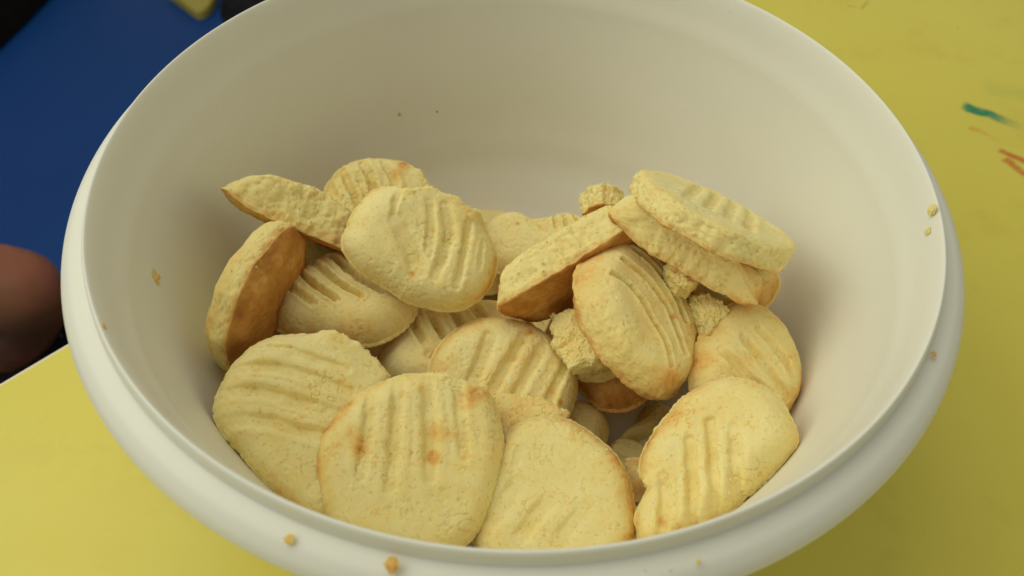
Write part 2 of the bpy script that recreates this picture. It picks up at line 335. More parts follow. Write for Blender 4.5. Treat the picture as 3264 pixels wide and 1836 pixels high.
# ------------------------------------------------------------ biscuits
COOKIES = json.loads(r'''[{"k":"front_left","loc":[-0.05506,-0.05601,-0.05163],"m":[[0.9248,0.2331,0.3006],[-0.1546,0.9524,-0.2628],[-0.3476,0.1966,0.9168]],"T":9.799999999999999,"o":[[-22.0,-6.6,0],[-24.85,-0.69,0],[-25.16,7.55,0],[-23.11,14.54,0],[-17.83,21.16,0],[-11.11,24.88,0],[-4.73,26.9,1],[0.87,28.06,1],[5.75,26.42,1],[11.46,24.19,1],[16.08,21.55,1],[21.27,17.24,0],[25.4,8.92,0],[26.45,-2.59,0],[23.54,-13.82,0],[14.41,-22.35,0],[1.92,-19.25,0],[-6.54,-15.61,0],[-13.86,-11.71,0]],"g":[[[-21.16,14.94],[-13.04,17.29],[-4.03,17.86],[4.1,18.02],1.25,0.7],[[-23.54,7.51],[-14.01,11.35],[-4.22,12.47],[7.55,11.99],1.59,1.0],[[-23.7,0.37],[-14.31,4.04],[-3.41,4.74],[6.71,5.06],1.7,1.1],[[-20.68,-6.49],[-10.21,-3.1],[-0.57,-2.34],[8.06,-1.44],1.7,1.0]],"s":[[8.35,9.88,6.81,0.12],[-17.44,-11.42,2.5,0.35],[-20.85,3.83,3.41,0.2],[-1.8,25.75,3.41,0.15]],"bk":0,"rough":1,"dome":0.06,"ew":0.7,"be":0.2,"allc":0,"bb":0,"lab":"big biscuit at the front left of the bowl with curved sideways fork ridges"},
{"k":"front_centre","loc":[-0.02602,-0.06486,-0.0543],"m":[[0.9838,0.1205,0.1327],[-0.0701,0.94,-0.3338],[-0.1649,0.3191,0.9333]],"T":9.799999999999999,"o":[[-4.98,24.7,0],[-12.04,21.03,0],[-19.43,14.51,0],[-23.28,7.69,0],[-25.18,0.83,0],[-24.42,-5.4,0],[-21.67,-11.16,0],[-18.37,-16.72,0],[-13.04,-21.55,0],[-5.17,-23.47,0],[4.91,-24.36,0],[14.7,-20.79,0],[20.88,-13.69,0],[23.64,-4.37,0],[24.5,6.55,0],[23.28,14.09,0],[20.34,20.34,0],[16.8,24.51,1],[10.66,25.76,1],[3.83,25.84,1]],"g":[[[-13.78,18.05],[-12.71,6.73],[-11.97,-4.76],1.87,1.0],[[-7.26,20.77],[-5.5,8.06],[-3.75,-6.94],1.87,1.1],[[0.37,22.24],[2.94,11.8],[6.05,-2.63],1.98,1.1],[[8.57,22.92],[11.4,13.37],[13.93,4.06],1.54,0.6]],"s":[[-13.94,1.7,3.52,0.7],[-16.27,5.0,3.08,0.45],[5.58,2.56,3.3,0.8],[5.96,9.08,3.75,0.5],[9.95,9.27,1.98,0.35],[14.8,22.41,4.85,0.7],[12.14,18.52,3.97,0.4],[-0.88,20.19,1.98,0.4],[-5.69,17.92,1.32,0.5],[-13.57,13.1,3.3,0.2]],"bk":0.015,"rough":1,"dome":0.06,"ew":0.7,"be":0.2,"allc":0,"bb":0,"lab":"largest biscuit at the front middle, upright fork ridges and orange toasted spots"},
{"k":"front_right_centre","loc":[0.0141,-0.0698,-0.06356],"m":[[0.9884,0.1474,-0.0357],[-0.1515,0.9511,-0.2691],[-0.0057,0.2714,0.9624]],"T":9.799999999999999,"o":[[-8.95,23.59,0],[-14.66,19.98,0],[-18.05,14.71,0],[-20.53,5.72,0],[-21.12,-5.41,0],[-20.52,-13.81,0],[-14.94,-20.03,0],[-3.7,-21.1,0],[7.65,-17.68,0],[18.07,-13.05,0],[21.87,-5.13,0],[21.21,2.18,0],[18.36,10.41,0],[13.72,16.34,0],[8.1,20.51,0],[0.77,23.89,0]],"g":[[[-11.04,2.72],[-14.11,-3.75],[-17.46,-10.57],2.48,0.7],[[-2.57,-0.83],[-5.52,-6.44],[-8.35,-12.24],2.25,0.7],[[7.19,-1.95],[2.38,-10.31],2.25,0.5],[[-12.03,11.95],[-13.21,6.17],1.35,0.4]],"s":[[1.52,17.76,2.03,0.4],[4.94,17.23,1.35,0.35],[-8.45,17.13,2.03,0.15]],"bk":0,"rough":1,"dome":0.06,"ew":0.7,"be":0.2,"allc":0,"bb":0,"lab":"smooth pale biscuit at the front against the near rim with faint slanting ridges"},
{"k":"front_right","loc":[0.05674,-0.06301,-0.0527],"m":[[0.9482,-0.1377,-0.2864],[0.0709,0.9702,-0.2316],[0.3098,0.1993,0.9297]],"T":12.5,"o":[[10.43,24.31,0],[3.81,24.52,0],[-3.37,22.42,0],[-9.93,17.81,0],[-15.46,12.47,0],[-19.72,6.4,0],[-21.06,2.15,0],[-19.31,-0.92,1],[-19.16,-3.68,1],[-22.99,-7.87,1],[-24.64,-13.41,0],[-22.62,-18.86,0],[-10.19,-15.53,0],[-3.16,-12.94,0],[2.76,-9.88,0],[8.14,-6.76,0],[14.92,-2.3,0],[21.59,3.09,0],[21.87,9.7,0],[20.27,15.74,0],[16.27,21.26,0]],"g":[[[-14.44,-1.33],[-15.23,-7.55],[-17.6,-15.4],1.46,1.2],[[-5.63,6.88],[-7.32,-4.72],[-10.22,-16.58],1.58,1.5],[[0.97,11.18],[-1.47,-3.64],[-4.42,-16.51],1.46,1.6],[[6.57,7.85],[4.08,-4.63],[1.58,-14.47],1.8,1.3]],"s":[[-7.71,15.19,4.5,0.25],[0.1,21.14,4.5,0.3],[-16.92,-12.45,2.48,0.45],[-20.0,-3.56,2.48,0.45]],"bk":0.02,"rough":1,"dome":0.06,"ew":0.7,"be":0.2,"allc":0,"bb":0,"lab":"round biscuit at the front right with deep wavy ridges and a chipped left edge"},
{"k":"right","loc":[0.07156,-0.02955,-0.05659],"m":[[0.4378,0.8728,0.2158],[-0.804,0.4875,-0.3405],[-0.4024,-0.0244,0.9152]],"T":12.0,"o":[[-20.76,11.51,0],[-21.18,5.59,0],[-19.15,-1.64,0],[-15.07,-8.41,0],[-10.63,-13.82,0],[-5.59,-17.36,0],[1.33,-19.08,0],[10.32,-18.46,0],[19.17,-12.07,0],[21.3,-3.61,0],[16.78,4.35,0],[13.32,9.58,0],[8.71,15.43,0],[2.09,18.78,0],[-5.67,19.65,0],[-13.71,18.26,0],[-18.2,15.45,0]],"g":[[[-9.51,-7.69],[0.79,-4.2],[10.75,0.15],1.37,1.2],[[-10.37,0.16],[0.34,2.73],[10.69,4.67],1.24,1.2],[[-10.65,6.31],[-1.13,8.9],[7.57,9.62],1.12,1.0]],"s":[[-9.48,-14.18,5.59,0.35],[-16.57,-5.83,4.97,0.3],[-17.54,7.39,3.73,0.2]],"bk":0.06,"rough":1,"dome":0.06,"ew":0.7,"be":0.2,"allc":0,"bb":0,"lab":"tilted biscuit leaning on the right wall of the bowl with a toasted left edge"},
{"k":"centre","loc":[-0.0021,-0.02605,-0.06534],"m":[[0.8833,0.4315,0.1832],[-0.3833,0.8898,-0.2477],[-0.2699,0.1485,0.9514]],"T":11.0,"o":[[-10.49,15.45,0],[-16.3,10.09,0],[-20.35,1.91,0],[-20.72,-6.09,0],[-19.03,-12.6,0],[-14.21,-18.45,0],[-5.02,-20.04,0],[7.06,-17.01,0],[18.12,-11.78,0],[23.92,-3.96,0],[23.5,4.67,0],[21.77,9.69,0],[18.12,13.62,0],[11.81,17.56,0],[4.92,19.63,0],[-3.29,18.45,0]],"g":[[[-8.49,5.85],[-7.36,-1.11],[-6.26,-9.37],2.47,1.1],[[0.13,12.12],[0.06,2.03],[0.18,-9.05],1.86,1.2],[[7.01,11.78],[6.85,2.48],[6.74,-7.92],1.73,1.2],[[16.15,10.57],[16.05,3.69],[17.07,-5.24],1.48,1.0]],"s":[[1.02,14.26,1.98,0.95],[19.77,-0.97,1.48,1.0],[2.63,5.16,3.46,0.25],[-9.64,0.5,2.72,0.2]],"bk":0.015,"rough":1,"dome":0.06,"ew":0.7,"be":0.2,"allc":0,"bb":0,"lab":"middle biscuit of the pile with slanting ridges and one dark toasted spot on top"},
{"k":"centre_left","loc":[-0.01734,-0.0127,-0.06994],"m":[[0.9972,-0.0654,0.035],[0.0672,0.9963,-0.0537],[-0.0314,0.0559,0.9979]],"T":12.0,"o":[[12.01,17.6,0],[6.63,17.24,0],[-0.06,15.89,1],[-9.34,14.71,1],[-18.35,9.36,0],[-22.52,2.3,0],[-24.08,-3.78,0],[-21.83,-10.43,0],[-13.53,-16.2,0],[0.07,-17.68,0],[16.37,-12.72,0],[28.37,-2.31,0],[26.29,7.06,0],[21.31,14.33,0]],"g":[[[-15.44,6.83],[-10.31,-2.67],1.17,1.9],[[-9.35,9.21],[-3.54,-1.61],1.3,2.4],[[-2.66,11.62],[3.54,-0.85],1.3,2.2],[[4.51,12.45],[9.59,3.76],1.3,1.8],[[-8.7,-7.12],[-4.94,-9.03],1.68,1.2]],"s":[[-5.6,-6.83,2.59,0.3],[-7.05,3.73,1.3,0.35]],"bk":0,"rough":1,"dome":0.06,"ew":0.7,"be":0.2,"allc":0,"bb":0,"lab":"biscuit half hidden behind the middle one with broken ridges and a crumbling patch"},
{"k":"left_grooved","loc":[-0.05356,-0.0052,-0.05674],"m":[[0.9672,-0.246,0.0633],[0.2481,0.9683,-0.0278],[-0.0545,0.0426,0.9976]],"T":14.5,"o":[[21.75,-7.43,0],[16.46,-13.67,0],[8.56,-17.73,0],[0.1,-17.85,0],[-9.19,-14.85,0],[-18.41,-10.66,0],[-21.91,-4.45,0],[-23.16,2.81,0],[-19.86,8.45,0],[-13.38,13.13,0],[-6.77,16.92,0],[1.21,19.58,0],[10.09,16.86,0],[16.34,9.15,0],[21.55,-0.07,0]],"g":[[[-17.78,5.38],[-14.16,-0.76],[-9.19,-6.67],1.03,1.8],[[-14.16,9.39],[-8.67,0.45],[-2.0,-6.56],1.03,2.6],[[-8.82,11.92],[-1.93,1.01],[5.34,-5.84],1.03,2.8],[[-3.18,13.78],[4.12,2.36],[11.83,-4.95],1.03,2.6],[[3.1,14.74],[10.21,4.39],[17.96,-3.66],0.9,2.0]],"s":[[-9.78,1.74,2.84,0.5],[-20.83,-3.61,2.58,0.25]],"bk":0,"rough":1,"dome":0.06,"ew":0.7,"be":0.2,"allc":0,"bb":0,"lab":"thick biscuit left of the middle with deep curved grooves across its far side"},
{"k":"top_centre","loc":[-0.02875,0.00301,-0.04145],"m":[[0.8779,0.4246,0.2216],[-0.2768,0.8274,-0.4886],[-0.3908,0.3676,0.8439]],"T":12.0,"o":[[-18.66,11.98,0],[-21.48,8.28,0],[-22.98,1.13,0],[-22.74,-6.04,0],[-21.3,-10.23,0],[-17.02,-14.14,0],[-10.49,-16.0,0],[-0.83,-16.07,0],[6.33,-16.48,0],[16.87,-12.72,0],[22.42,-7.25,0],[24.55,0.81,0],[23.24,8.15,0],[18.77,12.97,0],[13.6,16.64,0],[10.08,18.29,1],[2.46,18.96,1],[-4.36,18.25,1],[-8.89,16.07,1],[-13.4,12.68,1]],"g":[[[-14.38,9.73],[-12.14,2.04],0.99,0.8],[[-9.94,1.79],[-2.71,-2.53],[2.41,-8.05],2.98,0.8],[[-4.67,12.31],[-1.12,7.12],[2.64,-2.21],1.49,0.6],[[0.25,13.84],[5.61,5.33],[8.0,-6.91],1.86,1.2],[[8.85,12.86],[12.13,3.41],[14.89,-6.31],1.37,1.2],[[15.59,10.13],[18.48,2.38],0.87,0.6]],"s":[[1.45,-10.03,1.74,0.6],[6.33,5.04,1.99,0.35],[0.61,5.25,0.99,0.4],[-10.36,0.09,6.21,0.12]],"bk":0,"rough":1,"dome":0.06,"ew":0.7,"be":0.2,"allc":0,"bb":0,"lab":"big pale biscuit on top of the pile left of centre with cracked ridged face"},
{"k":"back_left","loc":[-0.04642,0.03031,-0.05235],"m":[[0.9772,0.0546,0.2052],[0.0176,0.9422,-0.3346],[-0.2116,0.3306,0.9198]],"T":11.0,"o":[[-10.1,17.28,0],[-16.11,12.1,0],[-18.91,4.61,0],[-17.19,-4.09,0],[-11.97,-13.42,0],[-0.61,-18.61,0],[10.92,-15.09,0],[17.78,-4.92,0],[19.39,4.54,0],[15.94,9.76,1],[11.29,15.42,1],[8.35,19.57,0],[3.36,20.12,0],[-3.46,19.0,0]],"g":[[[-18.05,5.59],[-13.83,-2.53],1.11,1.5],[[-14.28,10.17],[-10.04,2.7],[-6.35,-4.03],1.24,1.9],[[-7.78,14.14],[-4.0,6.94],[-0.11,-1.33],1.38,1.8],[[-1.26,15.98],[3.12,9.15],[5.37,2.75],1.38,0.9]],"s":[[5.56,16.32,3.04,0.95],[4.14,11.67,3.6,0.45],[7.61,6.24,2.77,0.4]],"bk":0,"rough":1,"dome":0.06,"ew":0.7,"be":0.2,"allc":0,"bb":0,"lab":"ridged biscuit at the back left with a toasted brown upper right corner"},
{"k":"standing","loc":[0.03804,-0.01495,-0.04731],"m":[[0.568,0.5886,0.5753],[-0.693,0.7191,-0.0515],[-0.444,-0.3694,0.8163]],"T":15.5,"o":[[-23.12,12.21,0],[-23.37,0.49,0],[-18.85,-11.4,0],[-14.22,-16.14,0],[-5.28,-19.59,0.6],[4.06,-19.71,0.6],[13.08,-17.28,0.6],[21.84,-12.0,0.6],[25.56,-6.48,0],[25.73,0.68,0],[20.53,10.08,0],[16.03,17.01,0],[9.33,23.01,0],[1.9,25.75,0],[-7.38,25.79,0],[-17.07,22.16,0]],"g":[[[-13.18,-9.22],[-5.79,-5.82],[7.12,-6.32],[17.56,-9.01],0.97,1.7],[[-15.4,-1.0],[-7.01,2.85],[5.78,2.87],[17.3,-1.52],0.97,2.0],[[-16.88,6.7],[-6.42,11.07],[9.96,8.27],0.97,2.0],[[-14.36,13.93],[-4.19,17.74],[6.87,15.51],0.85,1.8]],"s":[[-18.4,-12.54,6.07,0.35],[-20.48,-5.9,3.64,0.35],[21.31,-11.15,5.46,0.55],[6.94,4.06,1.21,0.6],[5.09,-24.75,6.07,0.35]],"bk":0.06,"rough":1,"dome":0.1,"ew":0.5,"be":0.2,"allc":0,"bb":0,"lab":"biscuit standing on its edge right of centre with a browned crumbly side facing left"},
{"k":"chunk","loc":[0.0225,-0.018,-0.05966],"m":[[0.4668,-0.7682,-0.4382],[0.6859,0.6272,-0.369],[0.5583,-0.1284,0.8197]],"T":15.0,"o":[[2.27,12.86,1],[6.97,7.02,1],[8.68,0.29,1],[5.33,-5.57,1],[1.24,-11.05,1],[-4.33,-7.73,1],[-9.12,-3.07,1],[-6.87,2.72,1]],"g":[],"s":[],"bk":0,"rough":1.3,"dome":0.06,"ew":0.7,"be":0.2,"allc":1,"bb":0,"lab":"square pale crumbly chunk of broken biscuit below the standing one"},
{"k":"behind_chunk","loc":[0.0264,-0.00818,-0.0669],"m":[[0.9223,-0.2745,-0.2722],[0.2438,0.9595,-0.1415],[0.3,0.0642,0.9518]],"T":11.0,"o":[[0.88,16.03,0],[-6.39,15.49,0],[-11.79,10.65,0],[-15.37,4.05,0],[-14.52,-7.22,0],[-3.81,-16.03,0],[10.04,-14.19,0],[14.78,-0.69,0],[10.27,10.23,0]],"g":[[[-1.77,6.94],[7.46,3.77],0.91,1.2]],"s":[],"bk":0,"rough":1,"dome":0.06,"ew":0.7,"be":0.2,"allc":0,"bb":0,"lab":"smooth pale biscuit mostly hidden behind the square crumbly chunk"},
{"k":"under_chunk","loc":[0.03448,-0.01495,-0.07814],"m":[[0.9701,-0.0779,-0.2297],[0.1019,0.9903,0.0942],[0.2201,-0.1148,0.9687]],"T":14.0,"o":[[-13.19,7.47,0],[-12.29,-2.7,0],[-7.45,-11.42,0],[-1.48,-14.64,0],[5.04,-13.65,0],[11.04,-8.44,0],[13.56,2.08,0],[6.64,12.77,0],[-6.69,16.03,0]],"g":[],"s":[[9.28,-6.83,6.65,0.6],[2.86,1.49,5.32,0.4]],"bk":0.3,"rough":1,"dome":0.06,"ew":0.7,"be":0.2,"allc":0,"bb":0,"lab":"golden smooth-edged biscuit lying just below the square chunk"},
{"k":"lower_mid","loc":[0.0196,-0.03515,-0.08561],"m":[[0.8809,0.4548,0.1314],[-0.4378,0.8882,-0.1393],[-0.1801,0.0652,0.9815]],"T":11.0,"o":[[-9.38,9.62,0],[-1.97,12.72,0],[6.16,13.77,0],[10.53,8.33,0],[12.06,2.09,0],[10.84,-7.23,0],[0.02,-14.01,0],[-10.31,-8.16,0],[-13.31,2.88,0]],"g":[],"s":[],"bk":0,"rough":1,"dome":0.06,"ew":0.7,"be":0.2,"allc":0,"bb":0,"lab":"smooth pale biscuit edge showing at the brink of the dark hollow"},
{"k":"lower_mid_rough","loc":[0.00503,-0.04729,-0.06452],"m":[[0.9992,-0.0262,-0.0316],[0.0202,0.9839,-0.1775],[0.0357,0.1767,0.9836]],"T":11.0,"o":[[-9.45,9.31,1],[-2.35,10.58,1],[5.94,9.05,1],[11.75,5.54,1],[11.49,-4.22,0],[1.11,-11.29,0],[-9.14,-8.97,0],[-11.63,0.61,0]],"g":[],"s":[[-2.29,2.62,5.9,0.3]],"bk":0.1,"rough":1,"dome":0.06,"ew":0.7,"be":0.2,"allc":0,"bb":0,"lab":"rough browned biscuit edge wedged between the three front biscuits"},
{"k":"back_small","loc":[0.00823,0.03521,-0.07366],"m":[[0.999,-0.0135,-0.043],[0.0074,0.9901,-0.1401],[0.0444,0.1397,0.9892]],"T":12.0,"o":[[-20.35,7.19,0],[-17.14,13.07,0],[-9.73,15.49,0],[-2.24,12.68,0],[4.44,13.6,0],[14.86,14.52,0],[22.01,7.16,0],[22.33,-3.51,0],[12.79,-12.12,0],[-1.4,-14.67,0],[-12.83,-10.45,0],[-18.57,-1.77,0]],"g":[[[6.56,11.8],[7.49,4.03],0.73,1.3],[[10.21,11.79],[11.25,4.56],0.73,1.5],[[13.86,11.79],[15.16,5.45],0.73,1.5],[[-2.92,7.27],[2.87,1.9],1.02,0.6]],"s":[[-6.97,6.19,1.31,0.8]],"bk":0,"rough":1,"dome":0.06,"ew":0.7,"be":0.2,"allc":0,"bb":0,"lab":"small looking biscuit at the very back, notched upper edge, on the bowl floor"},
{"k":"back_round","loc":[0.0331,0.03539,-0.06835],"m":[[0.9932,0.0246,-0.114],[-0.0509,0.971,-0.2337],[0.105,0.2379,0.9656]],"T":11.0,"o":[[-2.98,12.65,0],[-8.75,9.25,0],[-12.21,1.66,0],[-11.26,-8.2,0],[-3.4,-14.57,0],[6.35,-12.93,0],[12.01,-3.27,0],[10.71,6.65,0],[4.99,11.75,0]],"g":[],"s":[],"bk":0,"rough":1,"dome":0.06,"ew":0.7,"be":0.2,"allc":0,"bb":0,"lab":"rounded edge of a pale biscuit at the back above the long broken half"},
{"k":"hollow_a","loc":[0.05208,-0.0222,-0.09767],"m":[[0.869,0.463,0.1744],[-0.4831,0.8702,0.0972],[-0.1068,-0.1687,0.9799]],"T":9.0,"o":[[7.48,0.0,0],[7.36,3.11,0],[5.02,5.61,0],[2.36,7.1,0],[-0.86,7.68,0],[-3.94,6.74,0],[-6.37,4.52,0],[-7.38,1.64,0],[-7.4,-1.56,0],[-6.37,-4.41,0],[-9.24,-17.1,0],[-0.84,-7.54,0],[2.32,-7.05,0],[5.29,-5.75,0],[7.18,-3.22,0]],"g":[],"s":[],"bk":0,"rough":1,"dome":0.06,"ew":0.7,"be":0.2,"allc":0,"bb":0,"lab":"shadowed biscuit deep inside the dark hollow, its upper layer"},
{"k":"hollow_b","loc":[0.03968,-0.03829,-0.0941],"m":[[0.9801,0.1965,-0.0289],[-0.1899,0.9697,0.1539],[0.0583,-0.1453,0.9877]],"T":9.0,"o":[[12.13,0.0,0],[7.36,3.11,0],[5.02,5.61,0],[2.36,7.1,0],[-0.86,7.68,0],[-3.94,6.74,0],[-6.37,4.52,0],[-7.38,1.64,0],[-7.4,-1.56,0],[-15.78,-10.9,0],[-9.24,-17.1,0],[-2.01,-18.69,0],[5.79,-17.44,0],[10.59,-11.51,0],[11.82,-5.3,0]],"g":[[[-5.82,2.45],[4.66,1.48],0.94,1.2],[[-6.34,-3.42],[3.99,-4.32],0.94,1.2],[[-6.22,-8.98],[3.33,-9.95],0.94,1.2]],"s":[],"bk":0,"rough":1,"dome":0.06,"ew":0.7,"be":0.2,"allc":0,"bb":0,"lab":"faintly ridged shadowed biscuit at the bottom of the dark hollow"},
{"k":"gap_left","loc":[-0.0488,-0.01576,-0.0834],"m":[[0.984,-0.1292,0.1223],[0.1273,0.9916,0.0236],[-0.1243,-0.0076,0.9922]],"T":11.0,"o":[[17.55,0.0,0],[17.23,7.32,0],[11.76,13.18,0],[5.55,16.65,0],[-1.98,18.01,0],[-9.23,15.8,0],[-14.96,10.59,0],[-17.3,3.87,0],[-17.38,-3.66,0],[-14.95,-10.33,0],[-8.75,-16.2,0],[-1.91,-17.71,0],[5.49,-16.53,0],[12.39,-13.47,0],[16.84,-7.55,0]],"g":[],"s":[],"bk":0,"rough":1,"dome":0.06,"ew":0.7,"be":0.2,"allc":0,"bb":0,"lab":"biscuit deep in the gap between the front left one and the thick grooved one"},
{"k":"gap_back_left","loc":[-0.06732,0.01803,-0.06522],"m":[[0.972,-0.147,0.1832],[0.1818,0.9648,-0.1901],[-0.1488,0.2181,0.9645]],"T":11.0,"o":[[15.38,0.0,0],[13.48,6.13,0],[10.1,11.11,0],[4.7,14.2,0],[-1.55,14.5,0],[-7.15,13.11,0],[-11.76,8.76,0],[-14.8,3.08,0],[-14.63,-3.1,0],[-11.82,-8.63,0],[-7.84,-13.03,0],[-1.55,-14.94,0],[4.62,-13.67,0],[9.9,-11.22,0],[13.92,-6.01,0]],"g":[],"s":[],"bk":0,"rough":1,"dome":0.06,"ew":0.7,"be":0.2,"allc":0,"bb":0,"lab":"small triangle of pale biscuit showing behind the thick grooved one"},
{"k":"gap_right","loc":[0.05362,0.01274,-0.06293],"m":[[0.8676,0.4931,0.0651],[-0.4629,0.8484,-0.2568],[-0.1818,0.1926,0.9643]],"T":11.0,"o":[[21.28,0.0,0],[18.95,8.32,0],[13.59,15.0,0],[6.57,20.53,0],[-2.22,21.03,0],[-10.58,18.13,0],[-17.4,12.1,0],[-21.09,4.35,0],[-20.51,-4.23,0],[-17.02,-13.11,0],[-10.48,-18.0,0],[-2.22,-21.4,0],[6.66,-19.62,0],[13.64,-15.19,0],[19.16,-8.11,0]],"g":[],"s":[[-0.0,-2.54,10.95,0.4]],"bk":0.2,"rough":1,"dome":0.06,"ew":0.7,"be":0.2,"allc":0,"bb":0,"lab":"shaded biscuit behind the standing one"},
{"k":"gap_far_right","loc":[0.07172,0.00512,-0.05311],"m":[[0.9645,0.0999,-0.2446],[-0.145,0.974,-0.1739],[0.2209,0.2032,0.9539]],"T":11.0,"o":[[13.33,0.0,0],[11.68,5.31,0],[8.76,9.63,0],[4.07,12.31,0],[-1.34,12.57,0],[-6.2,11.36,0],[-10.19,7.6,0],[-12.83,2.67,0],[-12.68,-2.68,0],[-10.24,-7.48,0],[-6.8,-11.29,0],[-1.35,-12.95,0],[4.01,-11.84,0],[8.58,-9.72,0],[12.06,-5.21,0]],"g":[],"s":[],"bk":0,"rough":1,"dome":0.06,"ew":0.7,"be":0.2,"allc":0,"bb":0,"lab":"pale biscuit showing under the right ends of the two leaning biscuits"},
{"k":"chip","loc":[0.03995,-0.05649,-0.07621],"m":[[0.9867,0.0489,-0.1548],[-0.0404,0.9975,0.0576],[0.1572,-0.0506,0.9863]],"T":11.0,"o":[[-4.21,5.38,1],[1.16,6.72,1],[5.65,1.99,1],[5.23,-7.1,1],[-1.66,-9.65,1],[-3.8,-3.28,1]],"g":[],"s":[[-0.29,-4.47,3.67,0.4]],"bk":0.15,"rough":1,"dome":0.06,"ew":0.7,"be":0.2,"allc":0,"bb":0,"lab":"brownish crumbly piece wedged behind the chipped edge of the front right biscuit"},
{"k":"lump_a","loc":[0.05142,-0.00551,-0.04154],"m":[[0.8654,0.4981,0.0538],[-0.4698,0.8441,-0.2586],[-0.1743,0.1985,0.9645]],"T":10.0,"o":[[-6.21,0.06,1],[-4.7,4.67,1],[0.87,5.94,1],[4.32,2.56,1],[4.16,-4.24,1],[0.5,-5.57,1],[-3.35,-3.36,1]],"g":[],"s":[],"bk":0.1,"rough":1.5,"dome":0.06,"ew":0.7,"be":0.2,"allc":1,"bb":0,"lab":"rough crumbly lump between the standing biscuit and the leaning pair"},
{"k":"lump_b","loc":[0.05941,-0.01378,-0.05146],"m":[[0.8601,0.5094,0.0282],[-0.4931,0.8443,-0.2099],[-0.1307,0.1667,0.9773]],"T":11.0,"o":[[-7.08,2.66,1],[-3.98,6.73,1],[3.53,4.8,1],[4.55,-1.0,1],[3.06,-7.07,1],[-2.16,-3.06,1]],"g":[],"s":[],"bk":0,"rough":1.5,"dome":0.06,"ew":0.7,"be":0.2,"allc":1,"bb":0,"lab":"pale jagged lump between the standing biscuit and the tilted right one"},
{"k":"fragment","loc":[0.0304,0.03901,-0.05374],"m":[[0.987,0.1498,-0.0585],[0.0095,0.3091,0.951],[0.1606,-0.9392,0.3036]],"T":9.0,"o":[[7.5,0.0,1],[4.77,4.77,1],[0.0,4.5,1],[-4.77,4.77,1],[-7.88,0.0,1],[-5.3,-5.3,1],[-0.0,-7.5,1],[4.77,-4.77,1]],"g":[],"s":[],"bk":0,"rough":1,"dome":0.06,"ew":0.7,"be":0.2,"allc":0,"bb":0,"lab":"small brown-bottomed fragment against the far wall of the bowl"},
{"k":"pair_top","loc":[0.05994,0.00818,-0.02878],"m":[[0.8818,0.3017,0.3625],[-0.4464,0.7819,0.4352],[-0.1521,-0.5456,0.8242]],"T":9.2,"o":[[24.87,0.0,0.8],[25.08,5.33,0.8],[23.29,10.37,0.8],[20.84,15.14,0.8],[16.61,18.45,0.8],[13.03,22.57,0.8],[7.89,24.3,0.8],[2.6,24.77,0.8],[-2.59,24.67,0.8],[-7.67,23.62,0.8],[-12.57,21.77,0.8],[-17.47,19.4,0.8],[-21.0,15.26,0.8],[-23.04,10.26,0.8],[-24.67,5.24,0.8],[-26.48,0.0,0.8],[-25.39,-5.4,0.8],[-22.92,-10.21,0.8],[-20.57,-14.94,0.8],[-16.92,-18.79,0.8],[-12.79,-22.15,0.8],[-8.02,-24.68,0.8],[-2.65,-25.22,0.8],[2.69,-25.55,0.8],[7.97,-24.53,0.8],[12.95,-22.43,0.8],[16.85,-18.71,0.8],[20.54,-14.92,0.8],[24.21,-10.78,0.8],[24.85,-5.28,0.8]],"g":[[[-9,-15],[-8.1,14],1.7,1.1],[[-2.5,-15],[-2.25,14],1.7,1.1],[[4,-15],[3.6,14],1.7,1.1],[[10.5,-15],[9.450000000000001,14],1.7,1.1]],"s":[],"bk":0,"rough":1.25,"dome":0.12,"ew":0.6,"be":0.2,"allc":0,"bb":0,"lab":"upper of two biscuits leaning at the back right, crumbly side outward"},
{"k":"pair_low","loc":[0.05205,-0.00159,-0.03227],"m":[[0.8478,0.3126,0.4283],[-0.4863,0.7804,0.393],[-0.2114,-0.5415,0.8137]],"T":12.200000000000001,"o":[[23.9,0.0,0],[24.09,5.12,0],[22.38,9.96,0],[20.02,14.55,0],[15.96,17.72,0],[12.52,21.69,0],[7.59,23.34,0],[2.5,23.8,0],[-2.49,23.7,0],[-7.37,22.69,0],[-12.07,20.91,0],[-16.78,18.64,0],[-20.18,14.66,0],[-22.14,9.86,0],[-23.7,5.04,0],[-25.45,0.0,0],[-24.4,-5.19,0],[-13.7,-6.1,1],[-8.47,-6.15,1],[-5.47,-6.07,1],[-3.6,-6.23,1],[-1.95,-6.01,1],[-0.68,-6.49,1],[0.64,-6.13,1],[1.96,-6.02,1],[3.71,-6.43,1],[5.33,-5.92,1],[8.1,-5.89,1],[13.76,-6.13,1],[24.7,-5.25,0]],"g":[[[-9,-15],[-8.1,14],1.7,1.1],[[-2.5,-15],[-2.25,14],1.7,1.1],[[4,-15],[3.6,14],1.7,1.1],[[10.5,-15],[9.450000000000001,14],1.7,1.1]],"s":[],"bk":0.03,"rough":1,"dome":0.08,"ew":0.4,"be":0.2,"allc":0,"bb":0,"lab":"lower of two biscuits leaning at the back right, broken face with browned bottom"},
